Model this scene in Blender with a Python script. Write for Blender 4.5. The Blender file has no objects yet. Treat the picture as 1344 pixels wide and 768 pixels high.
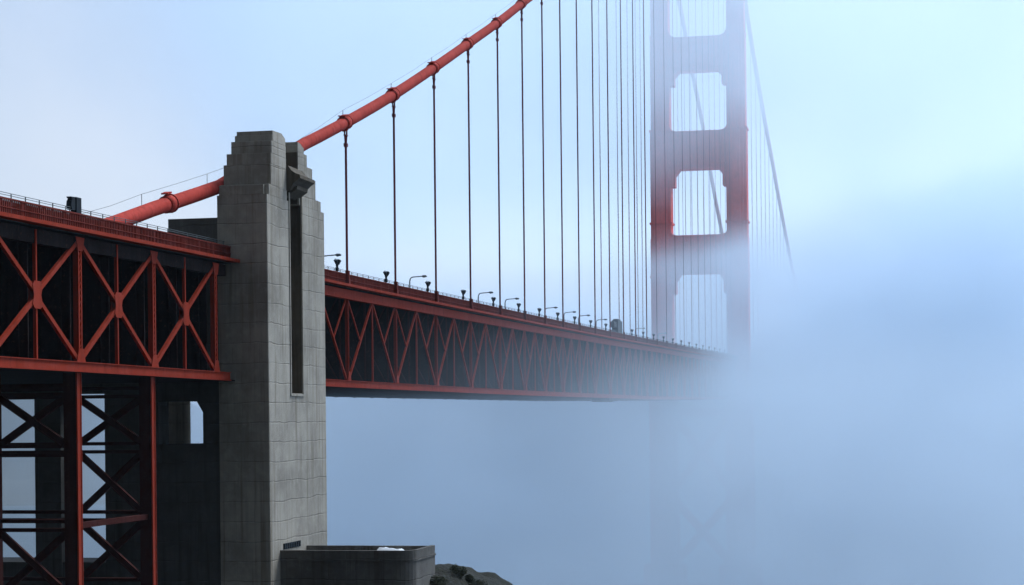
import bpy, math, random
from mathutils import Vector, Matrix
random.seed(7)
C = bpy.context.scene.collection
sc = bpy.context.scene

# ------------------------------------------------------------------ helpers
class MB:
    def __init__(s): s.v = []; s.f = []; s.sm = []
    def add(s, vs, fs, smooth=False):
        b = len(s.v); s.v += [tuple(p) for p in vs]
        s.f += [tuple(b + i for i in f) for f in fs]; s.sm += [smooth] * len(fs)
    def box(s, x0, x1, y0, y1, z0, z1):
        s.add([(x0,y0,z0),(x1,y0,z0),(x1,y1,z0),(x0,y1,z0),(x0,y0,z1),(x1,y0,z1),(x1,y1,z1),(x0,y1,z1)],
              [(3,2,1,0),(4,5,6,7),(0,1,5,4),(1,2,6,5),(2,3,7,6),(3,0,4,7)])
    def bar(s, a, b, w, h, ref=(1,0,0)):
        """rectangular bar from a to b; w measured along ref, h across it"""
        a = Vector(a); b = Vector(b); d = (b - a).normalized(); r = Vector(ref)
        r = (r - d * r.dot(d))
        if r.length < 1e-4: r = Vector((0,1,0))
        r.normalize(); u = d.cross(r)
        p = []
        for q in (a, b):
            for i, j in ((-1,-1),(1,-1),(1,1),(-1,1)):
                p.append(q + r * (i * w / 2) + u * (j * h / 2))
        s.add(p, [(3,2,1,0),(4,5,6,7),(0,1,5,4),(1,2,6,5),(2,3,7,6),(3,0,4,7)])
    def ibar(s, a, b, w, h, t=.05, ref=(1,0,0)):
        """I / channel section built of two flanges and a web"""
        a = Vector(a); b = Vector(b); d = (b - a).normalized(); r = Vector(ref)
        r = (r - d * r.dot(d)); r.normalize(); u = d.cross(r)
        for k in (-1, 1):
            o = u * (k * (h / 2 - t / 2)); s.bar(a + o, b + o, w, t, ref)
        s.bar(a, b, w * .55, h - 2 * t - .004, ref)
    def tube(s, pts, rad, n=8, smooth=True, caps=True):
        pts = [Vector(p) for p in pts]; rings = []
        for i, p in enumerate(pts):
            d = (pts[min(i + 1, len(pts) - 1)] - pts[max(i - 1, 0)]).normalized()
            r = Vector((1, 0, 0)); r = r - d * r.dot(d)
            if r.length < .1: r = Vector((0, 1, 0)) - d * d.y
            r.normalize(); u = d.cross(r)
            R = rad[i] if isinstance(rad, (list, tuple)) else rad
            rings.append([p + (r * math.cos(2*math.pi*k/n) + u * math.sin(2*math.pi*k/n)) * R for k in range(n)])
        vs = [q for g in rings for q in g]
        fs = [(i*n+k, i*n+(k+1) % n, (i+1)*n+(k+1) % n, (i+1)*n+k) for i in range(len(rings)-1) for k in range(n)]
        s.add(vs, fs, smooth)
        if caps:
            s.add(rings[0], [tuple(range(n-1, -1, -1))]); s.add(rings[-1], [tuple(range(n))])
    def prism(s, poly, axis, a, b):
        """poly = list of 2-D points; axis 'x' -> (y,z), 'y' -> (x,z), 'z' -> (x,y)"""
        def P(p, t):
            return {'x': (t, p[0], p[1]), 'y': (p[0], t, p[1]), 'z': (p[0], p[1], t)}[axis]
        n = len(poly)
        vs = [P(p, a) for p in poly] + [P(p, b) for p in poly]
        s.add(vs, [tuple(range(n)), tuple(range(2*n-1, n-1, -1))] + [(i, i+n, (i+1) % n + n, (i+1) % n) for i in range(n)])
    def build(s, name, mat, parent=None, bevel=0):
        me = bpy.data.meshes.new(name); me.from_pydata(s.v, [], s.f)
        me.polygons.foreach_set('use_smooth', s.sm); me.materials.append(mat); me.update()
        import bmesh
        bm = bmesh.new(); bm.from_mesh(me); bmesh.ops.recalc_face_normals(bm, faces=bm.faces); bm.to_mesh(me); bm.free()
        o = bpy.data.objects.new(name, me); C.objects.link(o)
        if parent:
            o.parent = parent
            o.matrix_parent_inverse = Matrix.Translation(-Vector(parent.location))
        if bevel:
            m = o.modifiers.new('bevel', 'BEVEL'); m.width = bevel; m.segments = 2; m.limit_method = 'ANGLE'
        return o

def tag(o, label=None, cat=None, group=None, kind=None):
    if label: o['label'] = label
    if cat: o['category'] = cat
    if group: o['group'] = group
    if kind: o['kind'] = kind
    return o
def empty(name, loc, label, cat, group=None):
    o = bpy.data.objects.new(name, None); o.location = loc; C.objects.link(o)
    return tag(o, label, cat, group)
def copy_tree(o, parent=None):
    c = o.copy(); C.objects.link(c)
    if parent: c.parent = parent
    for ch in [k for k in bpy.data.objects if k.parent == o]: copy_tree(ch, c)
    return c
def interp(t, pts):
    if t <= pts[0][0]:
        (a, b), (c, d) = pts[0], pts[1]; return b + (t - a) * (d - b) / (c - a)
    for (a, b), (c, d) in zip(pts, pts[1:]):
        if t <= c: return b + (t - a) * (d - b) / (c - a)
    (a, b), (c, d) = pts[-2], pts[-1]; return d + (t - c) * (d - b) / (c - a)
def smooth(t, pts, w=18):
    return (interp(t - w, pts) + 2 * interp(t - w/2, pts) + 3 * interp(t, pts) + 2 * interp(t + w/2, pts) + interp(t + w, pts)) / 9
ORD = 'first second third fourth fifth sixth seventh eighth ninth tenth eleventh twelfth thirteenth fourteenth fifteenth sixteenth seventeenth eighteenth nineteenth twentieth'.split()
ORD += ['twenty-' + w for w in ORD[:9]] + ['thirtieth']

# ------------------------------------------------------------------ materials
def mat(name):
    m = bpy.data.materials.new(name); m.use_nodes = True
    nt = m.node_tree; nt.nodes.clear()
    out = nt.nodes.new('ShaderNodeOutputMaterial'); b = nt.nodes.new('ShaderNodeBsdfPrincipled')
    nt.links.new(b.outputs[0], out.inputs[0]); return m, nt, b
def N(nt, t, **kw):
    n = nt.nodes.new(t)
    for k, v in kw.items():
        if k.startswith('i_'): n.inputs[k[2:].replace('_', ' ')].default_value = v
        else: setattr(n, k, v)
    return n
def mixc(nt, fac, a, b, blend='MIX'):
    n = nt.nodes.new('ShaderNodeMix'); n.data_type = 'RGBA'; n.blend_type = blend
    for s, v in ((n.inputs[0], fac), (n.inputs[6], a), (n.inputs[7], b)):
        if hasattr(v, 'links') or isinstance(v, bpy.types.NodeSocket): nt.links.new(v, s)
        else: s.default_value = v
    return n.outputs[2]
def math_n(nt, op, a, b=None, clamp=False):
    n = nt.nodes.new('ShaderNodeMath'); n.operation = op; n.use_clamp = clamp
    for i, v in enumerate((a, b)):
        if v is None: continue
        if isinstance(v, bpy.types.NodeSocket): nt.links.new(v, n.inputs[i])
        else: n.inputs[i].default_value = v
    return n.outputs[0]
def ramp(nt, val, a, b, c=0., d=1., interp='SMOOTHSTEP'):
    n = nt.nodes.new('ShaderNodeMapRange'); n.interpolation_type = interp; n.clamp = True if hasattr(n, 'clamp') else None
    nt.links.new(val, n.inputs[0])
    for i, v in zip((1, 2, 3, 4), (a, b, c, d)): n.inputs[i].default_value = v
    return n.outputs[0]
def worldpos(nt, scale=(1, 1, 1)):
    g = nt.nodes.new('ShaderNodeNewGeometry'); m = nt.nodes.new('ShaderNodeMapping'); m.inputs['Scale'].default_value = scale
    nt.links.new(g.outputs['Position'], m.inputs[0]); return m.outputs[0]
def noise(nt, vec, scale, detail=4, rough=.55, dist=0):
    n = nt.nodes.new('ShaderNodeTexNoise'); n.inputs['Scale'].default_value = scale; n.inputs['Detail'].default_value = detail
    n.inputs['Roughness'].default_value = rough; n.inputs['Distortion'].default_value = dist
    nt.links.new(vec, n.inputs['Vector']); return n.outputs['Fac']
def bump(nt, b, h, strength, dist):
    n = nt.nodes.new('ShaderNodeBump'); n.inputs['Strength'].default_value = strength; n.inputs['Distance'].default_value = dist
    nt.links.new(h, n.inputs['Height']); nt.links.new(n.outputs[0], b.inputs['Normal'])

def paint(name, col, rough=.7, dirt=.35):
    m, nt, b = mat(name)
    p = worldpos(nt); st = worldpos(nt, (2.2, 2.2, .12))
    n1 = ramp(nt, noise(nt, p, .35, 6, .6), .35, .7)
    n2 = ramp(nt, noise(nt, st, 1.1, 5, .6), .45, .75)
    n3 = noise(nt, p, 5, 4)
    dark = tuple(c * .55 for c in col) + (1,); lite = tuple(min(1, c * 1.12 + .01) for c in col) + (1,)
    c1 = mixc(nt, n1, tuple(col) + (1,), lite)
    c1 = mixc(nt, math_n(nt, 'MULTIPLY', ramp(nt, noise(nt, p, 1.7, 8, .7), .5, .72), .6), c1, tuple(c * .7 + .02 for c in col) + (1,))
    c2 = mixc(nt, math_n(nt, 'MULTIPLY', n2, dirt * 1.6, True), c1, dark)
    c3 = mixc(nt, math_n(nt, 'MULTIPLY', ramp(nt, n3, .56, .74), .5), c2, (.09, .045, .03, 1))
    nt.links.new(c3, b.inputs['Base Color'])
    nt.links.new(ramp(nt, n3, .2, .8, rough - .1, rough + .15), b.inputs['Roughness'])
    b.inputs['Specular IOR Level'].default_value = .03
    bump(nt, b, n3, .25, .02); return m
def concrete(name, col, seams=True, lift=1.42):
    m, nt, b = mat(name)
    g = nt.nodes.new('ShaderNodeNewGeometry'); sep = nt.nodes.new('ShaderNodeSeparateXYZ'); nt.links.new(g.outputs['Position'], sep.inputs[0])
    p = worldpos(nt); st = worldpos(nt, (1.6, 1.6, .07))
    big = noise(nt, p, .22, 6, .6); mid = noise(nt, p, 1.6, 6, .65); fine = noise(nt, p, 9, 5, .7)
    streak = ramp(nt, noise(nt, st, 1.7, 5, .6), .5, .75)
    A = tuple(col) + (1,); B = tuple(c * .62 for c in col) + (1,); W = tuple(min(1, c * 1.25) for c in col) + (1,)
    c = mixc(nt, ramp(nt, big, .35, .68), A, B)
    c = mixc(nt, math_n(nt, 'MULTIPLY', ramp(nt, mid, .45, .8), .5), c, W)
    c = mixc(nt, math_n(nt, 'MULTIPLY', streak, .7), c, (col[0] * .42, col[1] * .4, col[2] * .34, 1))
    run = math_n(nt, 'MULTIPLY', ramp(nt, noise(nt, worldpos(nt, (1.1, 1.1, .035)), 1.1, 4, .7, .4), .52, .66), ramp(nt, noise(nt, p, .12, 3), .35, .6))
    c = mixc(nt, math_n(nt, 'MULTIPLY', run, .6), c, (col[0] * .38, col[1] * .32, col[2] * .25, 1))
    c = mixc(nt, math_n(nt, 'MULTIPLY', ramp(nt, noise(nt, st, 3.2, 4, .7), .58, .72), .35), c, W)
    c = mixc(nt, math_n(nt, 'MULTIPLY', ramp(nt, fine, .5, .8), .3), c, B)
    h = math_n(nt, 'MULTIPLY', fine, .3)
    if seams:
        wob = math_n(nt, 'MULTIPLY', math_n(nt, 'SUBTRACT', noise(nt, p, .35, 4), .5), .5)
        zz = math_n(nt, 'DIVIDE', math_n(nt, 'ADD', sep.outputs[2], wob), lift)
        fr = math_n(nt, 'FRACT', zz); row = math_n(nt, 'FLOOR', zz)
        line = math_n(nt, 'SUBTRACT', 1., ramp(nt, math_n(nt, 'ABSOLUTE', math_n(nt, 'SUBTRACT', fr, .5)), .455, .5, 1., 0.), clamp=True)
        # upright joints, offset from lift to lift
        hx = math_n(nt, 'ADD', math_n(nt, 'ADD', sep.outputs[0], sep.outputs[1]), math_n(nt, 'MULTIPLY', math_n(nt, 'FRACT', math_n(nt, 'MULTIPLY', row, .618)), 9.))
        v = math_n(nt, 'FRACT', math_n(nt, 'DIVIDE', hx, 2.05))
        vl = math_n(nt, 'SUBTRACT', 1., ramp(nt, math_n(nt, 'ABSOLUTE', math_n(nt, 'SUBTRACT', v, .5)), .48, .5, 1., 0.), clamp=True)
        gate = ramp(nt, noise(nt, p, .3, 3), .4, .62)
        tot = math_n(nt, 'MAXIMUM', math_n(nt, 'MULTIPLY', line, ramp(nt, noise(nt, p, .8, 3), .3, .6, .25, .9)), math_n(nt, 'MULTIPLY', vl, math_n(nt, 'MULTIPLY', gate, .5)))
        c = mixc(nt, math_n(nt, 'MULTIPLY', tot, .38), c, (.045, .042, .036, 1))
        # board marks
        bm_ = noise(nt, worldpos(nt, (7, 7, .05)), 1.3, 3); c = mixc(nt, math_n(nt, 'MULTIPLY', ramp(nt, bm_, .5, .7), .22), c, B)
        h = math_n(nt, 'SUBTRACT', h, tot)
    nt.links.new(c, b.inputs['Base Color']); b.inputs['Roughness'].default_value = .88; b.inputs['Specular IOR Level'].default_value = .15
    bump(nt, b, h, .5, .05); return m

ORANGE = (.27, .031, .014)
M = {}
M['steel'] = paint('orange_paint', ORANGE)
M['steel_far'] = paint('orange_paint_tower', (.78, .10, .07), .7, .2)
M['dark'] = paint('shaded_paint', (.014, .008, .008), .75, .5)  # near-black: shade inside and under the deck put into the colour
M['cable'] = paint('cable_paint', (.42, .050, .036), .75, .45)
M['rope'] = paint('rope_paint', (.17, .035, .04), .6, .4)
M['rail'] = paint('railing_paint', (.15, .026, .018), .7, .5)
M['trestle'] = paint('shaded_orange_paint', (.05, .011, .009), .8, .5)  # orange darkened to carry the shade below the deck
M['groove'] = None
M['grey'] = paint('dark_grey_paint', (.022, .028, .035), .5, .3)
M['lamp'] = paint('lamp_grey_paint', (.13, .15, .16), .5, .3)
M['conc'] = concrete('board_marked_concrete', (.43, .395, .335))
M['conc2'] = concrete('old_concrete', (.17, .16, .145))
M['pier'] = concrete('shaded_dark_concrete', (.10, .098, .092))  # concrete darkened so the wall's shade is in its colour
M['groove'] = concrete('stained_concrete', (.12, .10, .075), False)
M['road'] = paint('asphalt', (.05, .05, .05), .9, .3)
m, nt, b = mat('pale_canvas'); b.inputs['Base Color'].default_value = (.7, .74, .78, 1); b.inputs['Roughness'].default_value = .5
nz = noise(nt, worldpos(nt), 6, 4); bump(nt, b, nz, .6, .05); M['canvas'] = m
m, nt, b = mat('lamp_glass'); b.inputs['Base Color'].default_value = (.2, .24, .28, 1); b.inputs['Roughness'].default_value = .15
M['glass'] = m
# ground
m, nt, b = mat('scrub_ground'); p = worldpos(nt)
c = mixc(nt, ramp(nt, noise(nt, p, .5, 8, .7), .35, .65), (.007, .009, .005, 1), (.018, .017, .011, 1))
c = mixc(nt, ramp(nt, noise(nt, p, 3, 6, .7), .45, .7), c, (.02, .028, .012, 1))
nt.links.new(c, b.inputs['Base Color']); b.inputs['Roughness'].default_value = .95
bump(nt, b, noise(nt, p, 1.2, 8, .7), 1., .5); M['ground'] = m
# foliage
m, nt, b = mat('shrub_leaves'); p = worldpos(nt)
c = mixc(nt, ramp(nt, noise(nt, p, 2.5, 4, .7), .35, .65), (.018, .028, .012, 1), (.05, .055, .025, 1))
nt.links.new(c, b.inputs['Base Color']); b.inputs['Roughness'].default_value = .8; M['leaf'] = m
M['bark'] = paint('bark', (.06, .045, .03), .9, .3)
# sea
m, nt, b = mat('sea_water'); p = worldpos(nt)
b.inputs['Base Color'].default_value = (.012, .028, .04, 1); b.inputs['Roughness'].default_value = .6; b.inputs['Specular IOR Level'].default_value = .2
hh = math_n(nt, 'ADD', noise(nt, p, .05, 6, .6), math_n(nt, 'MULTIPLY', noise(nt, p, .6, 4), .25))
bump(nt, b, hh, .8, 2.); M['water'] = m

# ------------------------------------------------------------------ profiles of the bridge (metres, y runs along the bridge)
RAILTOP = [(60, 66.0), (95, 66.25), (131, 66.62), (153, 66.62), (200, 66.95), (240, 67.25), (300, 67.8), (355, 68.45), (430, 69.2), (500, 70.1), (600, 71.2), (820, 73.5)]
CHORD = [(60, 57.05), (95, 57.05), (153, 56.87), (230, 56.95), (353, 57.4), (500, 58.6), (600, 59.8), (820, 62)]
def rt(y): return smooth(y, RAILTOP, 14)
def cb(y): return smooth(y, CHORD, 14)
W = 20.4
PY0, PY1 = 130.2, 143.6       # concrete pylon
TY = 521.0                     # steel tower
SUSP = [158.4, 173.9, 189.3, 204.6, 219.6, 233.9, 247.0, 259.9, 273.0, 286.6, 300.8, 315.0, 328.8, 342.4, 356.0, 370.0, 384.2, 398.0, 411.8, 425.2, 438.2, 451.2, 463.4, 475.6, 487.6, 499.5]

# ------------------------------------------------------------------ deck with railings
def deck_parts(root, y0, y1, step):
    ys = [y0]
    while ys[-1] < y1 - .01: ys.append(min(y1, ys[-1] + step))
    slab, soffit, bar_, bar2, lip, lip2 = MB(), MB(), MB(), MB(), MB(), MB()
    for a, b_ in zip(ys, ys[1:]):
        za, zb = rt(a) - 1.02, rt(b_) - 1.02
        def seg(mb, x0, x1, lo, hi, la=0, lb=0):
            mb.add([(x0,a,za+lo),(x1,a,za+lo),(x1,b_,zb+lo),(x0,b_,zb+lo),(x0,a,za+hi),(x1,a,za+hi),(x1,b_,zb+hi),(x0,b_,zb+hi)],
                   [(3,2,1,0),(4,5,6,7),(1,2,6,5),(3,0,4,7)] + ([(0,1,5,4)] if a == y0 else []) + ([(2,3,7,6)] if b_ == y1 else []))
        seg(slab, -W - .35, .05, -.24, 0)
        seg(lip, .052, .72, -.17, .05); seg(lip2, -W-.8, -W-.352, -.2, .05)
        seg(bar_, -.9, -.72, .0, 1.0); seg(bar2, -W+2.7, -W+2.9, .0, .86)
        ca, cb_ = cb(a), cb(b_)
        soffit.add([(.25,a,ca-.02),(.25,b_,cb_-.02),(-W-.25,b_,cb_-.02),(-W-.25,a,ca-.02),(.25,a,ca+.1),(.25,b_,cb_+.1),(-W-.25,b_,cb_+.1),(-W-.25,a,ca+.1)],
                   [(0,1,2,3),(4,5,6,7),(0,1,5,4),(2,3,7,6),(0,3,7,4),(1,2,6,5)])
    slab.build('roadway_slab', M['road'], root); lip.build('deck_edge_beam', M['steel'], root)
    bar_.build('traffic_barrier', M['dark'], root); bar2.build('traffic_barrier', M['dark'], root); lip2.build('deck_edge_beam', M['steel'], root)
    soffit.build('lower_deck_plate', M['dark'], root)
    for x, full in ((-.02, True), (-W, False)):
        mb = MB(); y = y0 + .1
        pitch = .24 if full else 1.2
        while y < y1:
            z = rt(y)
            wv = .05 if (int(y / pitch) % 11) else .08
            mb.box(x - .03, x + .03, y - wv, y + wv, z - 1.01, z - .06)
            y += pitch if y < 330 else pitch * 2.5
        for a, b_ in zip(ys, ys[1:]):
            for dz, h in ((-.05, .09), (-.90, .10), (-.52, .05)):
                mb.bar((x + .035, a, rt(a) + dz), (x + .035, b_, rt(b_) + dz), .07, h)
        mb.build('picket_railing', M['rail'], root)
    # thin safety rail above the picket railing
    mb = MB(); xx = -.45
    for a, b_ in zip(ys, ys[1:]):
        for dz in (.36, .24, .06):
            mb.bar((xx, a, rt(a) + dz), (xx, b_, rt(b_) + dz), .03, .03 if dz > .1 else .025)
    y = y0 + .7
    while y < y1:
        mb.box(xx - .025, xx + .025, y - .03, y + .03, rt(y) - 1, rt(y) + .37); y += 1.72
    mb.build('safety_rail', M['lamp'], root)

def chord_run(root, y0, y1, step, x, tm='steel', tx=0):
    t, b = MB(), MB(); y = y0
    while y < y1 - .01:
        e = min(y1, y + step)
        t.bar((x + tx, y, rt(y) - 1.80), (x + tx, e, rt(e) - 1.80), .5, .80)
        b.bar((x, y, cb(y) + .30), (x, e, cb(e) + .30), .62, .60)
        b.bar((x + .34, y, cb(y) + .03), (x + .34, e, cb(e) + .03), .10, .05)
        b.bar((x + .34, y, cb(y) + .58), (x + .34, e, cb(e) + .58), .10, .05)
        y = e
    t.build('top_chord', M[tm], root); b.build('bottom_chord', M['steel'], root)

# ------------------------------------------------------------------ side and main span (right of the pylon)
span = empty('suspended_span', (0, PY1, 57), 'long orange stiffening truss and roadway running from the concrete pylon into the fog', 'bridge span')
deck_parts(span, PY1 + .05, 820, 6.0)
chord_run(span, PY1 + .05, 820, 6.0, 0)
posts = [SUSP[0] - 15.4] + SUSP
S_ = M['steel']
def gusset(mb, y, z, s=.7, x=.33):
    mb.prism([(y - s*.6, z), (y - s*.25, z + s), (y + s*.25, z + s), (y + s*.6, z)], 'x', x - .02, x + .02)
for i in range(len(posts) - 1):
    a, b_ = posts[i], posts[i + 1]; mid = (a + b_) / 2
    if a < PY1: a = PY1 + .4
    zt = lambda y: rt(y) - 2.2
    zb = lambda y: cb(y) + .6
    for (y, w) in ((b_, .30), (mid, .17)):
        if y < PY1 + 1: continue
        mb = MB(); mb.bar((0, y, zb(y) - .01), (0, y, zt(y) + .01), w * .8, w)
        if w > .2:
            mb.bar((.135, y - .1, zb(y)), (.135, y - .1, zt(y)), .05, .05); mb.bar((.135, y + .1, zb(y)), (.135, y + .1, zt(y)), .05, .05)
            gusset(mb, y, zb(y) - .02, .8, .2)
        mb.build('post', S_, span)
    hA = zt(a) - zb(a)
    a0 = posts[i] + .25; b0 = b_ - .25
    for (p, q, top) in ((a0, mid - .12, 'R'), (b0, mid + .12, 'L')):
        if i == 0 and top == 'R': continue
        mb = MB(); mb.bar((0, p, zb(p)), (0, q, zt(q)), .18, .17); mb.build('diagonal', S_, span)
        c = (p + q) / 2; zc = (zb(p) + zt(q)) / 2
        mb = MB(); mb.bar((0, p, zt(p)), (0, c, zc), .12, .12); mb.build('sub_diagonal', S_, span)
# plate diaphragms across the inside of the truss
mb = MB(); mb2 = MB(); y = PY1 + 2
while y < 540:
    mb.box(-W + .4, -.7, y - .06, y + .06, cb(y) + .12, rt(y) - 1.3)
    for k in range(9):
        xx = -1.4 - k * 2.2
        mb2.bar((xx, y - .12, cb(y) + .2), (xx, y - .12, rt(y) - 1.4), .16, .1)
        if k < 8: mb2.bar((xx, y - .12, cb(y) + .3), (xx - 2.2, y - .12, (cb(y) + rt(y) - 1.3) / 2), .12, .1, (0, 1, 0)); mb2.bar((xx - 2.2, y - .12, (cb(y) + rt(y) - 1.3) / 2), (xx, y - .12, rt(y) - 1.5), .12, .1, (0, 1, 0))
    y += 7.7
mb.build('diaphragm', M['dark'], span); mb2.build('diaphragm_bracing', M['trestle'], span)  # shade inside the truss painted into plates and bracing
# far side truss
mb = MB(); y = PY1
while y < 812:
    e = y + 7.7
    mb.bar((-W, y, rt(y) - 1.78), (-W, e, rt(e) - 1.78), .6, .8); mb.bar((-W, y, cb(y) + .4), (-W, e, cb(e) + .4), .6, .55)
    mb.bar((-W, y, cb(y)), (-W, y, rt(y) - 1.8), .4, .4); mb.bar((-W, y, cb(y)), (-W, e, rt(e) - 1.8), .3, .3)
    y = e
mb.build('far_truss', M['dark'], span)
mb = MB(); y = 547   # near truss beyond the tower, deep in the fog
while y < 812:
    e = y + 7.7; mb.bar((0, y, cb(y) + .5), (0, y, rt(y) - 2), .4, .4); mb.bar((0, y, cb(y) + .5), (0, e, rt(e) - 2), .3, .3); y = e
mb.build('misty_truss_web', S_, span)
mb = MB(); mb.box(-3, -.2, 301, 305, cb(303) - .55, cb(303) - .05); mb.bar((-2.8, 297, cb(303) - .35), (-.3, 309, cb(303) - .35), .2, .12)
mb.build('inspection_cradle', M['dark'], span)

# ------------------------------------------------------------------ approach span (left of the pylon)
appr = empty('approach_span', (0, 100, 57), 'dark orange truss with big crossed braces at left, carried on the steel tower', 'bridge span')
AY0 = 60.4
deck_parts(appr, AY0, PY0 - .05, 5.5)
chord_run(appr, AY0, PY0 - 1.2, 5.5, 0, 'dark', -.2)  # top chord painted near-black for the shade under the deck lip
ap = [126.7, 115.68, 104.6, 93.55, 82.5, 71.5, 60.6]
for i, y in enumerate(ap):
    mb = MB(); zb_, zt_ = cb(y) + .59, rt(y) - 1.44
    mb.bar((0, y - .17, zb_), (0, y - .17, zt_), .34, .15); mb.bar((0, y + .17, zb_), (0, y + .17, zt_), .34, .15); mb.bar((-.06, y, zb_), (-.06, y, zt_), .16, .2)
    for zq, sg in ((zb_, 1), (zt_, -1)):
        mb.prism([(y - .6, zq), (y - .3, zq + sg * .8), (y + .3, zq + sg * .8), (y + .6, zq)], 'x', .175, .20)
    z = zb_ + .8
    while z < zt_ - 1: mb.bar((.15, y - .14, z), (.15, y + .14, z + .32), .03, .05); z += .36
    mb.build('post', S_, appr)
    if i == len(ap) - 1: break
    a, b_ = ap[i + 1], y; mid = (a + b_) / 2; zc = (cb(mid) + .6 + rt(mid) - 1.5) / 2
    mb = MB(); mb.bar((0, mid, cb(mid) + .59), (0, mid, rt(mid) - 1.44), .2, .16); mb.build('middle_post', S_, appr)
    for p in (a + .3, b_ - .3):
        s = 1 if p < mid else -1
        for z1, z2 in ((cb(p) + .8, zc), (rt(p) - 1.8, zc)):
            mb = MB(); mb.bar((0, p, z1), (0, mid - s * .25, z2 + (-.25 if z1 < zc else .25)), .2, .2)
            mb.bar((.11, p, z1), (.11, mid - s * .25, z2 + (-.25 if z1 < zc else .25)), .04, .27)
            mb.build('cross_brace', S_, appr)
    mb = MB(); g = .62
    mb.prism([(mid-.36, zc-g*1.25), (mid-g, zc-g*.85), (mid-g*.72, zc), (mid-g, zc+g*.85), (mid-.36, zc+g*1.25), (mid+.36, zc+g*1.25), (mid+g, zc+g*.85), (mid+g*.72, zc), (mid+g, zc-g*.85), (mid+.36, zc-g*1.25)], 'x', .135, .165)
    mb.prism([(mid-.36, zc-g*1.25), (mid-g, zc-g*.85), (mid-g*.72, zc), (mid-g, zc+g*.85), (mid-.36, zc+g*1.25), (mid+.36, zc+g*1.25), (mid+g, zc+g*.85), (mid+g*.72, zc), (mid+g, zc-g*.85), (mid+.36, zc-g*1.25)], 'x', -.165, -.135)
    mb.build('gusset_plate', S_, appr)
mb = MB(); y = AY0 + 1
while y < PY0 - .5:
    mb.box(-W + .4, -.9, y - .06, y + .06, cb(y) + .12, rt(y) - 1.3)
    for k in range(9): mb.bar((-1.5 - k*2.2, y - .12, cb(y) + .2), (-1.5 - k*2.2, y - .12, rt(y) - 1.4), .16, .1)
    y += 5.52
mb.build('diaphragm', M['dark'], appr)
mb = MB()
for i in range(len(ap) - 1):
    a, b_ = ap[i + 1], ap[i]
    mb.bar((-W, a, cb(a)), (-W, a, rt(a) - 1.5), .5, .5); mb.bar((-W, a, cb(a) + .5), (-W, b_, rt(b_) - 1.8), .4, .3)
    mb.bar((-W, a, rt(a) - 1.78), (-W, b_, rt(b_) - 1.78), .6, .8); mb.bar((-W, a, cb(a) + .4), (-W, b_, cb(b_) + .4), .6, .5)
mb.build('far_truss', M['dark'], appr)

# ------------------------------------------------------------------ steel tower under the approach span
stw = empty('steel_trestle', (-5, 110, 36), 'tall dark orange braced steel trestle below the approach span at lower left', 'trestle')
TOPZ = 57.02
for y in (104.6, 115.68):
    for k, x in enumerate((-.42, -5.25, -W + 5.25, -W + .42)):
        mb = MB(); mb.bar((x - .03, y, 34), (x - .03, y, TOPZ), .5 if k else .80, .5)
        if not k:
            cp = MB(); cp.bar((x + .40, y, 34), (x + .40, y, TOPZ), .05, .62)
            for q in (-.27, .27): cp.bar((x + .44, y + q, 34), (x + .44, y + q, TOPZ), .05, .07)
        mb.box(x - .8, x + .8, y - .8, y + .8, 33.4, 34)
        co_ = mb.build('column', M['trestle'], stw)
        if not k: cp.build('cover_plate', S_, co_)  # full orange on the lit side only; column body has painted shade
    for z in (56.0, 52.45, 48.05, 43.7, 39.3):
        for dz in (.26, -.26):
            for x0, x1 in ((-5.0, -.85), (-W + 5.5, -5.5), (-W + .7, -W + 5.0)):
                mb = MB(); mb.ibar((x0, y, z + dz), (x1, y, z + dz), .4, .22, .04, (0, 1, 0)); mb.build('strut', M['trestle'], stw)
    lv = (56.0, 52.45, 48.05, 43.7, 39.3)
    for k in range(4):
        if y < 110 and k == 1: continue
        z1, z0 = lv[k] - .4, lv[k + 1] + .4
        for (x0, x1) in ((-5.0, -.85), (-W + .7, -W + 5.0)):
            for (p, q, o) in ((z1, z0, 0), (z0, z1, .3)):
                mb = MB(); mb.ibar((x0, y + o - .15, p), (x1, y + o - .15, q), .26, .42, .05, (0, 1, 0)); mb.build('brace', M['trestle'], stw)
for x in (-W + .42,):
    for z0, z1 in ((48.3, 56.5), (39.4, 47.9)):
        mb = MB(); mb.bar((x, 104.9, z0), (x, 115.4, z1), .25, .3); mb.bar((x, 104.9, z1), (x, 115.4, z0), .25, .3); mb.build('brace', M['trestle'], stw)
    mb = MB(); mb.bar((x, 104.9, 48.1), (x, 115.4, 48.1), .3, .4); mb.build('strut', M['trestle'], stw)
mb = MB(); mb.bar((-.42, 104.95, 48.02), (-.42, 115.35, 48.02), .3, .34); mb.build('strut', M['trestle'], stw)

# ------------------------------------------------------------------ concrete pylon
pyl = empty('concrete_pylon', (0, 137, 30), 'tall weathered concrete pylon with stepped top and long vertical groove, cable passing through it', 'bridge pylon')
XO = 2.75
def notched(x0, x1, y0, y1, gy0=135.15, gy1=137.85, gd=1.6, ch=0):
    return [(x0, y0), (x1 - ch, y0), (x1, y0 + ch), (x1, gy0), (x1 - gd, gy0), (x1 - gd, gy1), (x1, gy1), (x1, y1 - ch), (x1 - ch, y1), (x0, y1)]
def solid(x0, x1, y0, y1, ch=0):
    return [(x0, y0), (x1 - ch, y0), (x1, y0 + ch), (x1, y1 - ch), (x1 - ch, y1), (x0, y1)]
mb = MB()
mb.prism(solid(-1.0, XO, PY0, PY1, .05), 'z', 28, 56.1)
mb.prism(notched(-1.0, XO, PY0, PY1, ch=.05), 'z', 56.1, 70.25)
mb.build('shaft', M['conc'], pyl)
mb = MB()
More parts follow.
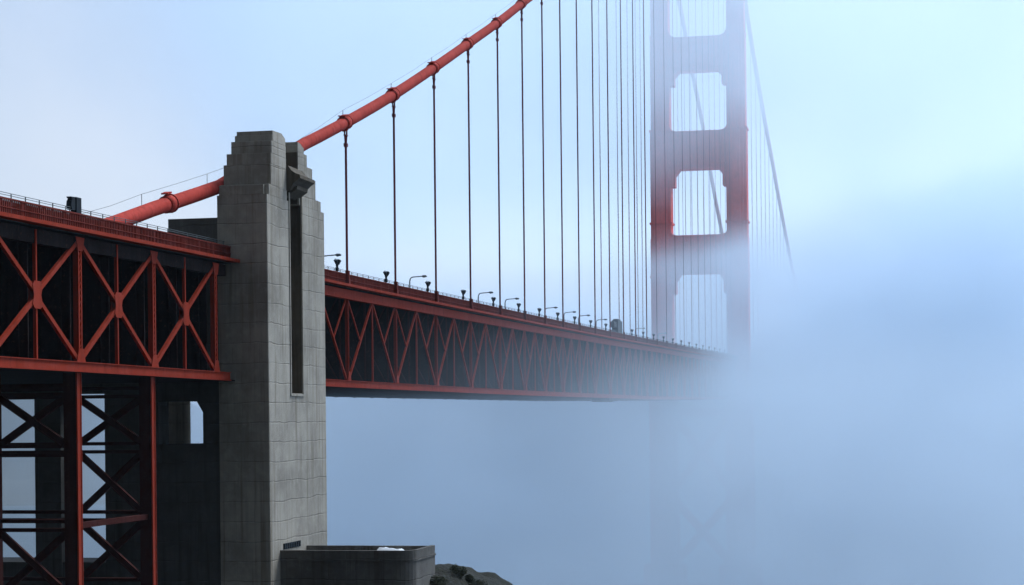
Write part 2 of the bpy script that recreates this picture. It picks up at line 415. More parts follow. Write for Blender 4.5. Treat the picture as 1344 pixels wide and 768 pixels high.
tiers = [(-.93, XO - .03, 130.75, 142.95, 70.25, 71.05), (-.88, XO - .06, 131.25, 141.75, 71.05, 72.55),
         (-.68, XO - .07, 131.35, 141.0, 72.55, 73.35), (-.40, XO - .08, 131.55, 139.75, 73.35, 74.25), (-.22, XO - .10, 131.85, 139.1, 74.25, 74.72)]
for (x0, x1, y0, y1, z0, z1) in tiers: mb.prism(notched(x0, x1, y0, y1, 134.75, 137.55, 1.6, .06), 'z', z0, z1)
mb.build('stepped_crown', M['conc'], pyl, .035)
# rounded cap slabs at the very top
mb = MB()
mb.prism([(131.95, 74.72), (131.95, 75.02), (133.9, 75.08), (134.7, 74.80), (134.7, 74.72)], 'x', -.1, XO - .12)
mb.prism([(137.6, 74.72), (137.6, 74.98), (138.2, 74.95), (138.9, 74.72)], 'x', -.1, XO - .12)
mb.prism([(134.75, 74.72), (134.75, 74.85), (137.5, 74.85), (137.5, 74.72)], 'x', -.1, XO - 1.75)
mb.build('cap', M['conc'], pyl)
# ledges (shadow bands) on the south face
mb = MB(); mb.box(-.97, XO - .35, 130.5, 130.74, 70.28, 70.98)
mb.build('ledge', M['conc'], pyl, .03)
# hood over the groove
prof = [(XO - .9, 73.1), (XO + .05, 72.85), (XO + .3, 72.5), (XO + .6, 72.28), (XO + .95, 72.15), (XO + .98, 71.9), (XO + .7, 71.72), (XO + .45, 71.5), (XO + .2, 71.1), (XO - .9, 70.75)]
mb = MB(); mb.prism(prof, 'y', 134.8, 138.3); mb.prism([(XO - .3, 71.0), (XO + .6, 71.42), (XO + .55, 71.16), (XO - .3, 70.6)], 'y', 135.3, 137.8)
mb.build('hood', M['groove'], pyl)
mb = MB()   # frame strips beside the groove and its foot
mb.box(XO - .02, XO + .07, 135.0, 135.14, 56.0, 70.9); mb.box(XO - .02, XO + .07, 137.86, 138.0, 56.0, 70.9); mb.box(XO - .02, XO + .1, 134.95, 138.05, 55.9, 56.05)
mb.build('groove_trim', M['conc'], pyl)
mb = MB()   # rust-stained lining of the groove
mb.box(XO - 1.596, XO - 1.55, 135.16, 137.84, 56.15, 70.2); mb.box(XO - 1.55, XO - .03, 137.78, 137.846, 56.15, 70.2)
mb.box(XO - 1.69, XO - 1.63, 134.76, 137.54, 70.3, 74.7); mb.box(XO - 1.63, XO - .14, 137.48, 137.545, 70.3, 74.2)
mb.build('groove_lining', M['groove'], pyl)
mb = MB(); mb.box(XO, XO + .05, 133.0, 136.9, 44.72, 45.15)
for k in range(9): mb.box(XO + .04, XO + .1, 133.1 + k*.42, 133.35 + k*.42, 44.75, 45.12)
mb.build('vent', M['grey'], pyl)
mb = MB(); mb.box(-4.9, -1.004, 130.6, 135.5, 57, 68.72); mb.build('side_block', M['conc2'], pyl)

# pier wall under the deck with openings
pier = empty('concrete_pier', (-8, 137, 30), 'dark concrete pier wall with arched opening under the deck, left of pylon', 'bridge pier')
PD = 132.2
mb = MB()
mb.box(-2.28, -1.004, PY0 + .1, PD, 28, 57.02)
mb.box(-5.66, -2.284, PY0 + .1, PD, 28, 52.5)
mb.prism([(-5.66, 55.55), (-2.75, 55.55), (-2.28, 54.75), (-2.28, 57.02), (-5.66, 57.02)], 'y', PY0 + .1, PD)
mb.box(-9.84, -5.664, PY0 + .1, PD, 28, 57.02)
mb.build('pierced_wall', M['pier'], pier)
mb = MB(); mb.tube([(-6.75, 136.2, 28), (-6.75, 136.2, 57.0)], 1.12, 28); mb.build('round_column', M['conc'], pier)  # paler than the wall so that it looks lit
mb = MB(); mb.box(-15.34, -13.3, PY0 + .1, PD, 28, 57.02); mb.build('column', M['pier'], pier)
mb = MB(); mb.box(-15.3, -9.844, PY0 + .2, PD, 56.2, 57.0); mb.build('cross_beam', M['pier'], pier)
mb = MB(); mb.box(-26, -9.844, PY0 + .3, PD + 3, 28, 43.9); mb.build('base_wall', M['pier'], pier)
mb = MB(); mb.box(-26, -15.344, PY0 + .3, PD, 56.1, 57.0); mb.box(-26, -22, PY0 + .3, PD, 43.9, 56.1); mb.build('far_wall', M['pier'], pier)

# ------------------------------------------------------------------ lookout platform
plat = empty('lookout_platform', (7.7, 135.5, 38), 'flat concrete platform with low parapet at the foot of the pylon', 'platform')
mb = MB(); PX1 = 12.65
def rc(x0, x1, y0, y1, r=.0, r2=1.2):
    pts = [(x0, y0)]
    for k in range(7):
        a = -math.pi/2 + k * math.pi / 12; pts.append((x1 - r2 + r2 * math.cos(a), y0 + r2 + r2 * math.sin(a)))
    pts += [(x1, y1), (x0, y1)]; return pts
mb.prism(rc(XO + .005, PX1, 132.3, 138.7), 'z', 33, 44.25); mb.build('slab', M['conc2'], plat)
mb = MB()
mb.box(XO + .005, PX1 - 1.2, 132.3, 132.62, 44.25, 44.72)
for k in range(6):
    a0 = -math.pi/2 + k*math.pi/12; a1 = a0 + math.pi/12; cx, cy = PX1 - 1.2, 133.5
    q = [(cx + r_*math.cos(a), cy + r_*math.sin(a)) for r_, a in ((1.2, a0), (1.2, a1), (.88, a1), (.88, a0))]; mb.prism(q, 'z', 44.25, 44.72)
mb.box(PX1 - .32, PX1, 133.5, 138.7, 44.25, 44.70); mb.box(XO + .005, PX1 - .325, 138.4, 138.7, 44.25, 44.66)
mb.build('parapet', M['conc2'], plat)
mb = MB(); mb.prism(rc(XO + .005, PX1 + .07, 132.23, 138.72, 0, 1.27), 'z', 43.95, 44.08); mb.build('string_course', M['conc2'], plat)
mb = MB(); random.seed(3); xs = [8.6 + .3 * i for i in range(8)]; vs = []; fs = []
for j in range(5):
    for i in range(8): vs.append((xs[i] + random.uniform(-.05, .05), 136.6 + j * .3, 44.27 + (.0 if j in (0, 4) or i in (0, 7) else random.uniform(.1, .38))))
for j in range(4):
    for i in range(7): k = j*8+i; fs.append((k, k+1, k+9, k+8))
mb.add(vs, fs, True); mb.add([(8.5,136.5,44.262),(10.8,136.5,44.262),(10.8,137.9,44.262),(8.5,137.9,44.262)], [(0,1,2,3)])
tag(mb.build('tarpaulin', M['canvas']), 'small crumpled pale sheet lying on the flat concrete platform', 'tarpaulin')

# ------------------------------------------------------------------ steel tower in the fog
tow = empty('bridge_tower', (-W/2, TY, 0), 'huge red art deco bridge tower with stacked openings half lost in fog', 'bridge tower')
def legpoly(cx, w, d):
    h = w / 2; e = d / 2
    q = [(h, e*.62), (h*.72, e*.62), (h*.72, e*.84), (h*.40, e*.84), (h*.40, e)]
    pts = q + [(-a, b) for a, b in reversed(q)]
    pts = pts + [(-a, -b) for a, b in q] + [(a, -b) for a, b in reversed(q)]
    return [(cx + a, TY + b) for a, b in pts]
for cx in (0.05, -W - .1):
    mb = MB()
    for (z0, z1, w, d) in ((0, 14, 11, 14), (14, 60, 7.4, 10), (60, 102.5, 5.75, 8.6), (102.5, 131.8, 5.5, 8.2), (131.8, 157.5, 5.05, 7.6), (157.5, 189, 4.7, 7.0)):
        mb.prism(legpoly(cx, w, d), 'z', z0, z1)
    mb.build('tower_leg', M['steel_far'], tow)
    mb = MB()
    for z, w, d in ((106.5, 6.1, 9.0), (131.6, 6.0, 8.8), (157.3, 5.4, 8.0), (92, 6.2, 9.1)): mb.prism(legpoly(cx, w, d), 'z', z, z + .55)
    mb.build('collar', M['steel_far'], tow)
    mb = MB(); mb.box(cx - 2.2, cx + 2.2, TY - 3.4, TY + 3.4, 189, 191.5); mb.build('saddle_housing', M['steel_far'], tow)
xl, xr = -W + 2.2, -2.2
def strut(zlo, zhi, up, dn):
    """portal strut between the legs; haunches hang below (dn) and rise above (up)"""
    p = [(xl - .3, zlo - dn), (xl + .75, zlo - dn)] if False else []
    poly = [(xl - .6, zhi + up), (xl + .35, zhi + up), (xl + .75, zhi + up*.35), (xl + 1.9, zhi), (xr - 1.9, zhi), (xr - .75, zhi + up*.35), (xr - .35, zhi + up), (xr + .6, zhi + up),
            (xr + .6, zlo - dn), (xr - .25, zlo - dn), (xr - .25, zlo - dn*.62), (xr - 1.5, zlo - dn*.62), (xr - 1.5, zlo - dn*.22), (xr - 2.8, zlo),
            (xl + 2.8, zlo), (xl + 1.5, zlo - dn*.22), (xl + 1.5, zlo - dn*.62), (xl + .25, zlo - dn*.62), (xl + .25, zlo - dn), (xl - .6, zlo - dn)]
    mb = MB(); mb.prism(poly, 'y', TY - 2.3, TY + 2.3)
    mb.box(xl + .6, xr - .6, TY - 2.75, TY - 2.304, zlo + 1.0, zlo + 1.45); mb.box(xl + .6, xr - .6, TY - 2.6, TY - 2.304, zhi - .5, zhi - .1)
    n = 16
    for k in range(n):
        x = xl + 1.2 + (xr - xl - 2.4) * k / (n - 1); mb.box(x - .22, x + .22, TY - 2.55, TY - 2.304, zlo + 1.454, zhi - .504)
    mb.build('portal_strut', M['steel_far'], tow)
strut(92.9, 103.4, 1.2, 8.5); strut(121.3, 131.6, 1.2, 7.5); strut(147.9, 157.1, 1.5, 6.0); strut(176, 187, 1.5, 6)
for z0, z1 in ((14, 32), (34, 55)):
    mb = MB(); mb.bar((xl, TY, z0), (xr, TY, z1), 2.2, 2.2, (0,1,0)); mb.bar((xl, TY + .1, z1), (xr, TY + .1, z0), 2.1, 2.1, (0,1,0)); mb.build('cross_brace', M['steel_far'], tow)
mb = MB(); mb.box(xl - 1, xr + 1, TY - 2, TY + 2, 54.2, 56.4); mb.build('deck_strut', M['steel_far'], tow)
mb = MB(); mb.prism([(10*math.cos(a)*2.4 - W/2, TY + 12*math.sin(a)) for a in [k*math.pi/12 for k in range(24)]], 'z', -3, 8); mb.build('pier_base', M['conc2'], tow)

# ------------------------------------------------------------------ main cables
CAB = [(143, 74.9), (147.38, 76.3), (158.84, 79.7), (174.3, 84.6), (190.1, 90.0), (205.8, 95.5), (221, 100.8), (235, 106.0), (260, 115), (300, 128.5), (360, 147), (430, 167), (TY - 2, 191)]
CAM = [(TY + 2, 191), (547, 174.5), (572, 164.5), (593, 157.2), (625, 146.5), (646, 140.5), (672, 132), (742, 111.7), (820, 94)]
CAMF = [(TY + 2, 191), (565, 176), (581, 168.5), (596, 161), (627, 147), (637, 141), (658, 130), (683, 118.5), (740, 96), (820, 84)]
def csm(y, P): return (interp(y - 5, P) + interp(y, P) + interp(y + 5, P)) / 3 if P[0][0] + 5 < y < P[-1][0] - 5 else interp(y, P)
def cz(y): return csm(y, CAB)
R_C = .5
cab = empty('main_cable', (0, 150, 76), 'thick red main cable climbing from the concrete pylon up to the right', 'cable', 'main cables of the bridge')
mb = MB(); pts = []
back = [(-1.6, 106, 64.8), (-1.6, 110, 65.8), (-1.6, 114.2, 66.8), (-1.6, 119.8, 68.2), (-1.55, 123.8, 69.15), (-1.5, 128, 70.15), (-1.4, 131.8, 71.1), (-.7, 137, 73.2), (-.2, 141, 75.0)]
for p in back: pts.append(p)
y = 144.5
while y < TY - 2: pts.append((0, y, cz(y))); y += 3.
mb.tube(pts, R_C, 18)
mb.build('cable', M['cable'], cab)
def band(y, P, x=0, r=R_C):
    z = csm(y, P); s = (csm(y + 1, P) - csm(y - 1, P)) / 2; d = Vector((0, 1, s)).normalized(); c = Vector((x, y, z)); u = Vector((0, -d.z, d.y))
    mb = MB(); mb.tube([c - d*.62, c - d*.56, c + d*.56, c + d*.62], [r + .03, r + .085, r + .085, r + .03], 18)
    for k in (-.5, .5): mb.tube([c + d*k - d*.05, c + d*k + d*.05], r + .13, 18)
    mb.bar(c + u*(r + .12) - d*.6, c + u*(r + .12) + d*.55, .5, .1); mb.bar(c + u*(r + .2) - d*.68, c + u*(r + .2) - d*.52, .7, .08)
    mb.bar(c - u*(r + .1) - d*.5, c - u*(r + .1) + d*.5, .26, .16)
    return mb
for y in SUSP[:9]: band(y, CAB).build('cable_band', M['cable'], cab)
mb = MB(); c = Vector((-1.56, 122.4, 68.83)); d = Vector((.02, 1, .24)).normalized()
mb.tube([c - d*.5, c - d*.45, c + d*.45, c + d*.5], [R_C+.03, R_C+.1, R_C+.1, R_C+.03], 18); mb.tube([c + d*.3, c + d*.42], R_C + .17, 18); mb.bar(c + Vector((0,-.6,.62)), c + Vector((0,.1,.8)), .5, .1)
mb.build('cable_band', M['cable'], cab)
# hand ropes on stanchions above the cable
mb = MB(); st = [(-1.6, 118, 67.75), (-1.5, 129.6, 70.5)]
for x, y, z in st: mb.tube([(x, y, z + R_C - .1), (x, y, z + R_C + .75)], .022, 5)
mb.tube([(-1.6, 108, 66.6), (-1.6, 113, 67.7), (-1.6, 118, 69.0), (-1.55, 123.8, 70.35), (-1.5, 129.6, 71.75), (-1.2, 133, 72.7)], .014, 5)
prev = (0, 143.4, 75.55)
for y in SUSP[:9]:
    t = (0, y - .5, cz(y - .5) + R_C + .68); mb.tube([(0, y - .5, cz(y - .5) + R_C), t], .03, 5)
    m1 = tuple((a + b)/2 for a, b in zip(prev, t)); m1 = (m1[0], m1[1], m1[2] - .08); mb.tube([prev, m1, t], .013, 5); prev = t
mb.build('hand_rope', M['lamp'], cab)
def run_cable(name, label, x, P, y0, y1, r=R_C):
    mb = MB(); p = []; y = y0
    while y < y1: p.append((x, y, csm(y, P))); y += 5
    mb.tube(p, r, 12); o = mb.build(name, M['cable']); return tag(o, label, 'cable', 'main cables of the bridge')
run_cable('main_cable', 'faint grey main cable sloping down to the right behind the foggy tower', 0, CAM, TY + 2, 815, .62)
run_cable('main_cable', 'faint main cable slanting across the openings of the foggy tower', -W, CAMF, TY + 2, 815, .62)
run_cable('main_cable', 'far side cable above the frame, left of the foggy tower', -W, CAB, 395, TY - 2)

# ------------------------------------------------------------------ suspenders
def make_susp(x, y, ztop, zbot, label, group, detail=True, rr=.082):
    z0 = ztop - R_C
    e = empty('suspender', (x, y, zbot), label, 'suspender', group)
    for s in (-.085, .085):
        mb = MB(); mb.tube([(x, y + s, zbot), (x, y + s, z0 - (1.25 if detail else 0))], rr, 8); mb.build('rope', M['rope'], e)
    if detail:
        mb = MB()
        for s in (-1, 1):
            mb.tube([(x, y + s*.34, z0 + .25), (x, y + s*.30, z0 - .45), (x, y + s*.12, z0 - 1.2), (x, y + s*.1, z0 - 1.45)], [.07, .075, .08, .11], 8)
        mb.box(x - .12, x + .12, y - .32, y + .32, z0 - .62, z0 - .54); mb.box(x - .14, x + .14, y - .2, y + .2, z0 - 1.55, z0 - 1.25)
        mb.build('socket', M['rope'], e)
    mb = MB(); mb.box(x - .2, x + .24, y - .26, y + .26, zbot - .35, zbot + .25); mb.box(x - .12, x + .2, y - .16, y + .16, zbot + .25, zbot + 1.0)
    mb.build('anchor_shoe', M['rail'], e)
    return e
for i, y in enumerate(SUSP):
    make_susp(.08, y, cz(y), rt(y) - .75, f'{ORD[i]} suspender rope along the near deck edge, counting right from the concrete pylon', 'suspender ropes along the near side of the deck', i < 9, .082 if i < 14 else .026)
def onS(px): return 177200 / (1210 - px) - 14.3
for i, px in enumerate((799.5, 822, 836, 846.5, 852.5)):
    y = onS(px); make_susp(-W, y, cz(y), rt(y) - 1, f'{ORD[i]} pale far side suspender rope, counting right toward the tower', 'suspender ropes of the far side', False)
k = 0; y = TY + 14
while y < 810:
    make_susp(0, y, csm(y, CAM), rt(y) - 1, f'{ORD[k]} ghostly suspender rope right of the tower, counting outward from its leg', 'suspender ropes right of the tower', False)
    make_susp(-W, y + 6, csm(y + 6, CAMF), rt(y) - 1, f'{ORD[k]} faint suspender rope seen through or beside the tower openings, from the left', 'suspender ropes seen through the tower', False)
    y += 16.5; k += 1

# ------------------------------------------------------------------ twin-head floodlights at the feet of the suspenders
def make_flood(x, y, z, label):
    e = empty('floodlight', (x, y, z), label, 'floodlight', 'twin-head floodlights along the deck edge')
    mb = MB(); mb.tube([(x, y, z - 1.0), (x, y, z + .55), (x, y, z + .8)], [.075, .07, .05], 8)
    for s in (-1, 1): mb.tube([(x, y, z + .2), (x, y + s*.2, z + .5), (x, y + s*.3, z + .7)], .045, 6)
    mb.bar((x, y - .5, z + 1.12), (x, y + .5, z + 1.12), .04, .045); mb.bar((x, y, z + .5), (x, y, z + 1.12), .05, .05); mb.build('post', M['grey'], e)
    for s in (-1, 1):
        c = Vector((x + .03, y + s*.34, z + .88)); u = Vector((0, s*.35, .94)); v = Vector((0, .94*s, -.35)); w_ = Vector((1, 0, 0)); mb = MB()
        vs = []
        for t, q in ((-.20, .06), (.0, .12), (.17, .155)):
            for i, j in ((-1,-1),(1,-1),(1,1),(-1,1)): vs.append(c + u*t + v*q*i + w_*q*j)
        fs = [(3,2,1,0), (8,9,10,11)] + [(k*4+i, k*4+(i+1) % 4, k*4+4+(i+1) % 4, k*4+4+i) for k in range(2) for i in range(4)]
        mb.add(vs, fs); mb.bar(c + u*.17 - v*.18, c + u*.17 + v*.18, .36, .03)
        h = mb.build('lamp_head', M['grey'], e)
        mb = MB(); mb.bar(c + u*.195 - v*.13, c + u*.195 + v*.13, .26, .02); mb.build('lens', M['glass'], h)
    mb = MB(); mb.box(x - .12, x + .12, y - .15, y + .13, z + .12, z + .42); mb.build('junction_box', M['grey'], e)
    return e
for i, y in enumerate(SUSP):
    make_flood(-.35, y - (1.7 if i else 1.5), rt(y), f'dark twin-head floodlight just left of the {ORD[i]} near suspender rope from the pylon')

# ------------------------------------------------------------------ street lamps on the far edge
def make_lamp(y, label, x=-W + 1.2):
    z = rt(y) - 1.0; H = 7.0
    e = empty('street_lamp', (x, y, z), label, 'street lamp', 'street lamps on the far side of the roadway')
    mb = MB(); mb.tube([(x, y, z), (x, y, z + .6), (x, y, z + H - .6), (x + .06, y, z + H - .3), (x + .25, y, z + H - .06), (x + .55, y, z + H)], [.16, .12, .09, .085, .08, .075], 8)
    mb.build('pole', M['lamp'], e)
    mb = MB(); mb.tube([(x + .55, y, z + H), (x + 1.7, y, z + H + .07)], .07, 8); mb.build('arm', M['lamp'], e)
    mb = MB(); mb.tube([(x + 1.7, y, z + H + .07), (x + 1.85, y, z + H + .08), (x + 2.25, y, z + H + .06), (x + 2.4, y, z + H + .03)], [.08, .15, .15, .06], 8); hd = mb.build('lamp_head', M['lamp'], e)
    mb = MB(); mb.tube([(x + 1.95, y, z + H - .08), (x + 1.95, y, z + H - .13)], [.14, .08], 8); mb.build('lens', M['glass'], hd)
for i, px in enumerate((426, 541.5, 631, 666, 718, 743, 762, 785, 836, 866)):
    make_lamp(onS(px), f'{ORD[i]} slim street lamp with curved arm, counting right from the pylon')

# ------------------------------------------------------------------ odd boxes on the deck
e = empty('equipment_cabinet', (-.6, 311.5, 66.9), 'bulky grey cabinet standing on the deck edge far along the bridge', 'cabinet')
mb = MB(); z = rt(311) - 1; mb.box(-1.2, -.15, 310.4, 315, z, z + 3.1); mb.box(-1.1, -.3, 311.4, 314.2, z + 3.1, z + 3.35); mb.build('housing', M['lamp'], e, .05)
mb = MB(); mb.box(-1.0, -.3, 307.6, 310.3, z + 1.8, z + 2.8); mb.build('side_hood', M['lamp'], e, .2)
e = empty('signal_box', (-.5, 105.5, 65.3), 'black upright box with a lamp bracket on the railing at upper left', 'signal box')
z = rt(105.5)
mb = MB(); mb.box(-.75, -.35, 105.35, 106.05, z - 1, z + 1.02); mb.build('housing', M['grey'], e, .03)
mb = MB(); mb.prism([(105.3, z + .25), (104.85, z + .22), (104.72, z + .45), (104.78, z + .72), (104.98, z + .9), (105.3, z + .86)], 'x', -.72, -.4); mb.prism([(105.25, z + .9), (104.8, z + .88), (104.72, z + .98), (105.25, z + 1.0)], 'x', -.7, -.4); mb.build('lamp_head', M['grey'], e)
mb = MB(); mb.tube([(-.5, 104.72, z - .9), (-.5, 104.72, z + .6)], .035, 6); mb.tube([(-.5, 105.2, z + .7), (-.5, 104.75, z + .95)], .04, 6); mb.build('bracket', M['grey'], e)

# ------------------------------------------------------------------ terrain, sea
def gz(x, y):
    import mathutils
    n = mathutils.noise.fractal(Vector((x*.045, y*.045, 3.1)), .9, 2.1, 5) * 1.6
    if y < 40: base = 52.2 - max(0, y) * .12
    elif y < 100: base = 47.4 - (y - 40) * .13
    else: base = 39.6
    hump = 2.9 * math.exp(-(((x - 12.0)/4.2)**2 + ((y - 143)/9)**2))
    base += hump if y > 100 else hump
    if y < 10: base += min(200, max(0, (-y - 8)) * 1.3)        # unseen bluff added behind the viewpoint to block light
    base += max(0, 40 - abs(y)) * 0
    sea = max(0, (x - 16 - max(0, 110 - y) * .55)) * (.95 if y > 60 else .7)
    sea2 = max(0, y - 152) * .9
    west = max(0, -x - 60) * .1
    z = base - sea - sea2 - west * 0
    near = math.exp(-((x - 48.2)**2 + y*y) / 300.)
    z = z * (1 - near) + 52.2 * near
    return max(z + n * (1 - near) * (.5 if 118 < y < 150 and x > 2 else 1) + (mathutils.noise.fractal(Vector((x*.6, y*.6, 7)), .8, 2.1, 4) * .35 if 110 < y < 155 and x > 8 else 0), -6)
mb = MB(); xs = []; x = -260.
while x < 260: xs.append(x); x += .6 if 10 < x < 24 else 2.2 if -20 < x < 60 else 9
ys = []; y = -260.
while y < 230: ys.append(y); y += .8 if 128 < y < 150 else 2.2 if 95 < y < 170 or -10 < y < 20 else 8
vs = [(x, y, gz(x, y)) for y in ys for x in xs]; nx = len(xs)
fs = [(j*nx+i, j*nx+i+1, (j+1)*nx+i+1, (j+1)*nx+i) for j in range(len(ys)-1) for i in range(nx-1)]
mb.add(vs, fs, True); tag(mb.build('hillside', M['ground']), 'dark scrub covered headland below the bridge', kind='structure')
mb = MB(); mb.add([(-3400,-3400,0),(3400,-3400,0),(3400,3400,0),(-3400,3400,0)], [(0,1,2,3)])
tag(mb.build('sea', M['water']), 'grey blue sea hidden under fog', kind='structure')

mb = MB(); nx = 60; ny = 24; vs = []  # hills added as a dark backdrop to the gaps under the deck
for j in range(ny):
    for i in range(nx):
        x = -1700 + i * 22.; y = 1180 + j * 26.
        import mathutils
        h = 88 * math.exp(-((y - 1480) / 170.)**2) * min(1, max(0, (-x - 400) / 190.))**.8 * (.85 + .5 * mathutils.noise.fractal(Vector((x*.006, y*.006, 1)), .9, 2.1, 5))
        vs.append((x, y, h - 3))
mb.add(vs, [(j*nx+i, j*nx+i+1, (j+1)*nx+i+1, (j+1)*nx+i) for j in range(ny-1) for i in range(nx-1)], True)
tag(mb.build('backdrop_hills', M['ground']), 'dim hills across the water added to darken the gaps in the steel trestle', kind='structure')

def shrub(x, y, r, h, label, seed):
    rn = random.Random(seed); z = gz(x, y) - .1
    e = empty('shrub', (x, y, z), label, 'shrub', 'shrubs on the headland')
    mb = MB()
    for k in range(5):
        a = rn.uniform(0, 6.28); mb.tube([(x, y, z), (x + .3*r*math.cos(a), y + .3*r*math.sin(a), z + h*.4), (x + .6*r*math.cos(a), y + .6*r*math.sin(a), z + h*.75)], [.06, .04, .015], 5)
    mb.build('stem', M['bark'], e)
    mb = MB()
    cl = [(rn.uniform(-.7, .7)*r, rn.uniform(-.7, .7)*r, rn.uniform(.25, .85)*h, rn.uniform(.25, .5)*r) for _ in range(9)]
    for _ in range(1500):
        cx, cy, c_z, cr = rn.choice(cl); d = Vector((rn.gauss(0,1), rn.gauss(0,1), rn.gauss(0,.8))); d.normalize(); d *= cr * rn.uniform(.6, 1.08)
        p = Vector((x + cx, y + cy, z + c_z)) + d; s = rn.uniform(.04, .1)
        a = Vector((rn.gauss(0,1), rn.gauss(0,1), rn.gauss(0,1))).normalized(); b = a.orthogonal().normalized()
        mb.add([p - a*s, p + b*s*.5, p + a*s, p - b*s*.5], [(0,1,2,3)])
    mb.build('foliage', M['leaf'], e)
rn_ = random.Random(5)
places = [(13.9 + i*.62 + rn_.uniform(-.15, .15), 140.5 + rn_.uniform(-.9, .9) , rn_.uniform(.5, .85), rn_.uniform(.35, .75)) for i in range(9)]
places += [(13.2 + i*.8 + rn_.uniform(-.2, .2), 137 + rn_.uniform(-.8, .8), rn_.uniform(.6, 1.), rn_.uniform(.4, .7)) for i in range(7)]
for i, (x, y, r, h) in enumerate(places):
    row = 'crest' if y > 139.2 else 'near slope'
    rank = sorted([q[0] for q in places if (q[1] > 139.2) == (y > 139.2)]).index(x)
    shrub(x, y, r, h, f'low dark shrub on the {row} of the headland, {ORD[rank]} from the platform', 40 + i)

# ------------------------------------------------------------------ air
def volume_box(name, lo, hi, build):
    mb = MB(); mb.box(lo[0], hi[0], lo[1], hi[1], lo[2], hi[2])
    m = bpy.data.materials.new(name + '_air'); m.use_nodes = True; nt = m.node_tree; nt.nodes.clear()
    out = nt.nodes.new('ShaderNodeOutputMaterial'); v = nt.nodes.new('ShaderNodeVolumePrincipled')
    nt.links.new(v.outputs[0], out.inputs['Volume']); build(nt, v)
    o = mb.build(name, m); return o, m
HAZE = .00006
def hz(nt, v):
    v.inputs['Color'].default_value = (.6, .8, 1, 1); v.inputs['Density'].default_value = HAZE; v.inputs['Anisotropy'].default_value = 0
o, m = volume_box('haze', (-3500, -3500, -7), (3500, 3500, 300), hz); tag(o, 'thin blue haze filling the air around the bridge', kind='stuff')
def fogn(nt, v):
    g = nt.nodes.new('ShaderNodeNewGeometry'); sep = nt.nodes.new('ShaderNodeSeparateXYZ'); nt.links.new(g.outputs['Position'], sep.inputs[0])
    X, Y, Z = sep.outputs
    mp = nt.nodes.new('ShaderNodeMapping'); mp.inputs['Scale'].default_value = (1, .45, 1.3); nt.links.new(g.outputs['Position'], mp.inputs[0])
    n = noise(nt, mp.outputs[0], .011, 1.5, .5)
    nn = math_n(nt, 'SUBTRACT', n, .5)
    Zw = math_n(nt, 'ADD', Z, math_n(nt, 'MULTIPLY', nn, 34.))
    Yw = math_n(nt, 'ADD', Y, math_n(nt, 'MULTIPLY', nn, 160.))
    mul = lambda *a: a[0] if len(a) == 1 else math_n(nt, 'MULTIPLY', a[0], mul(*a[1:]))
    add = lambda *a: a[0] if len(a) == 1 else math_n(nt, 'ADD', a[0], add(*a[1:]))
    wisp = ramp(nt, noise(nt, mp.outputs[0], .034, 2, .6), .3, .7, .45, 1.55)
    westthin = ramp(nt, math_n(nt, 'ADD', X, math_n(nt, 'MULTIPLY', math_n(nt, 'SUBTRACT', Y, 145.), .25)), -72, -30, 0., 1.)
    upper = mul(ramp(nt, Z, 97, 134, 0, .0072), ramp(nt, Y, 150, 215), ramp(nt, Y, 545, 680, 1., .22), ramp(nt, X, 90, 200, 1., .3))
    # fog bank swallowing the deck near the tower; its top lies higher toward the right
    top = math_n(nt, 'SUBTRACT', Zw, math_n(nt, 'MULTIPLY', ramp(nt, X, -30, 60, 0, 1, 'LINEAR'), 24.))
    bank = mul(ramp(nt, top, 94, 86, 0, 1), ramp(nt, Yw, 385, 500, 0, .024), ramp(nt, X, -30, 8, .28, 1.))
    low = mul(ramp(nt, Zw, 76, 60, 0, 1), add(ramp(nt, Yw, 170, 330, 0, .0032), ramp(nt, Yw, 290, 420, 0, .0028)))
    skirt = mul(ramp(nt, Z, 67, 56, 0, 1), ramp(nt, Y, 145, 172, 0, .0038), ramp(nt, Y, 240, 330, 1, .1))
    deep = mul(ramp(nt, Z, 50, 12, 0, .005), ramp(nt, Y, 280, 420, 0, 1))
    far = mul(ramp(nt, Yw, 620, 900, 0, .007), ramp(nt, Zw, 120, 40, 0.1, 1))
    nt.links.new(mul(add(upper, bank, low, far, skirt, deep), wisp, westthin), v.inputs['Density'])
    v.inputs['Color'].default_value = (.75, .875, 1, 1); v.inputs['Anisotropy'].default_value = .45
o, m = volume_box('fog_bank', (-420, 145, .6), (380, 1150, 200), fogn); tag(o, 'rolling fog bank swallowing the bridge deck and tower', kind='stuff')
m.cycles.volume_step_rate = 1.0

# ------------------------------------------------------------------ light
SUN_EL, SUN_AZ = math.radians(50), math.radians(30)     # azimuth measured from +Y toward +X
w = bpy.data.worlds.new('World'); sc.world = w; w.use_nodes = True; nt = w.node_tree; nt.nodes.clear()
out = nt.nodes.new('ShaderNodeOutputWorld'); bg = nt.nodes.new('ShaderNodeBackground'); nt.links.new(bg.outputs[0], out.inputs[0])
sky = nt.nodes.new('ShaderNodeTexSky'); sky.sky_type = 'NISHITA'; sky.sun_disc = False; sky.sun_elevation = SUN_EL; sky.sun_rotation = SUN_AZ
sky.air_density = 1.6; sky.dust_density = .6; sky.ozone_density = 3
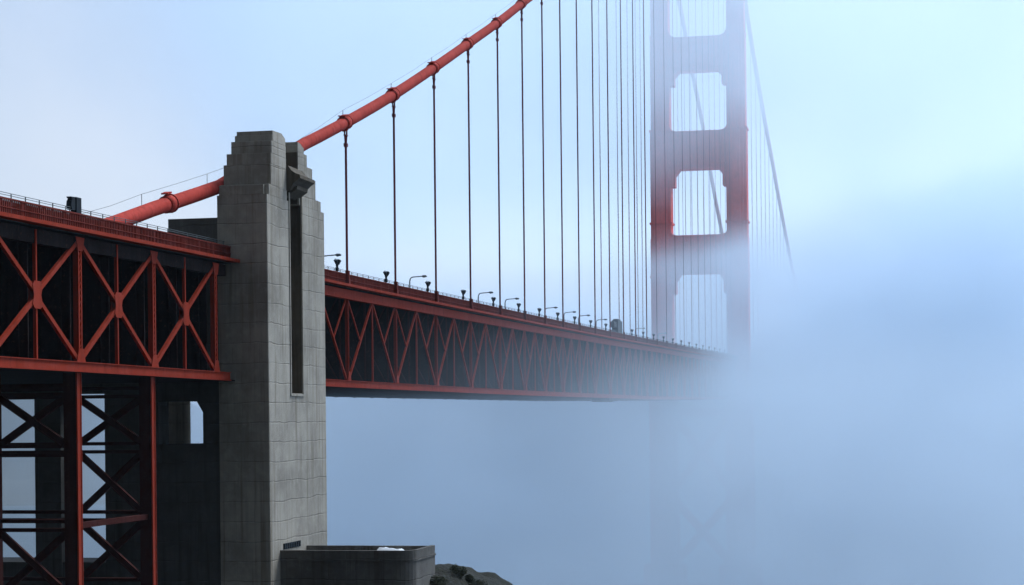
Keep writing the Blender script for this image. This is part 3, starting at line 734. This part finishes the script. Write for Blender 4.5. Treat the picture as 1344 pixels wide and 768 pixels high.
# sky dimmed by hand behind the viewpoint, so faces toward the camera stay dark
tc = nt.nodes.new('ShaderNodeTexCoord'); sp = nt.nodes.new('ShaderNodeSeparateXYZ'); nt.links.new(tc.outputs['Generated'], sp.inputs[0])
back_dim = ramp(nt, math_n(nt, 'ADD', sp.outputs[1], math_n(nt, 'MULTIPLY', sp.outputs[0], .5)), -.45, 1.2, .30, 1.10)
bright = nt.nodes.new('ShaderNodeVectorMath'); bright.operation = 'SCALE'
cl = ramp(nt, noise(nt, tc.outputs['Generated'], 3.2, 5, .55, .6), .3, .7)
cloud = mixc(nt, cl, (4.3, 5.8, 7.8, 1), (5.9, 6.9, 8.1, 1))
nt.links.new(mixc(nt, .72, mixc(nt, 1., sky.outputs[0], (1.20, .98, 1.16, 1), 'MULTIPLY'), cloud), bright.inputs[0]); nt.links.new(back_dim, bright.inputs['Scale']); nt.links.new(bright.outputs[0], bg.inputs[0]); bg.inputs[1].default_value = .075
L = bpy.data.lights.new('sun', 'SUN'); L.energy = 3.4; L.angle = math.radians(25); L.color = (.89, .945, 1)
so = bpy.data.objects.new('sun', L); C.objects.link(so)
d = Vector((math.sin(SUN_AZ)*math.cos(SUN_EL), math.cos(SUN_AZ)*math.cos(SUN_EL), math.sin(SUN_EL)))
so.rotation_euler = d.to_track_quat('Z', 'Y').to_euler(); so.location = (100, 100, 200)

# ------------------------------------------------------------------ camera
cd = bpy.data.cameras.new('camera'); co = bpy.data.objects.new('camera', cd); C.objects.link(co); sc.camera = co
TH = math.radians(12.04); ROLL = math.radians(.6)
F = Vector((-math.sin(TH), math.cos(TH), 0)); R = Vector((math.cos(TH), math.sin(TH), 0)); U = Vector((0, 0, 1))
# image up leans: world up appears rotated to the left by ROLL
cr, sr = math.cos(ROLL), math.sin(ROLL)
right = R * cr - U * sr; up = R * sr + U * cr
rot = Matrix((right, up, -F)).transposed()
co.matrix_world = Matrix.Translation((48.2, 0, 54)) @ rot.to_4x4()
cd.sensor_width = 36; cd.lens = 2522 / 1344 * 36; cd.shift_y = (550.6 - 384) / 1344; cd.clip_end = 20000; cd.clip_start = .5

sc.view_settings.view_transform = 'Standard'; sc.view_settings.look = 'None'; sc.view_settings.exposure = .82; sc.view_settings.gamma = 1
sc.render.engine = 'CYCLES'; sc.cycles.use_denoising = True
sc.cycles.max_bounces = 6; sc.cycles.diffuse_bounces = 2; sc.cycles.glossy_bounces = 2; sc.cycles.volume_bounces = 4
sc.cycles.volume_step_rate = 1; sc.cycles.volume_max_steps = 256
sc.cycles.use_adaptive_sampling = True; sc.cycles.adaptive_threshold = .02
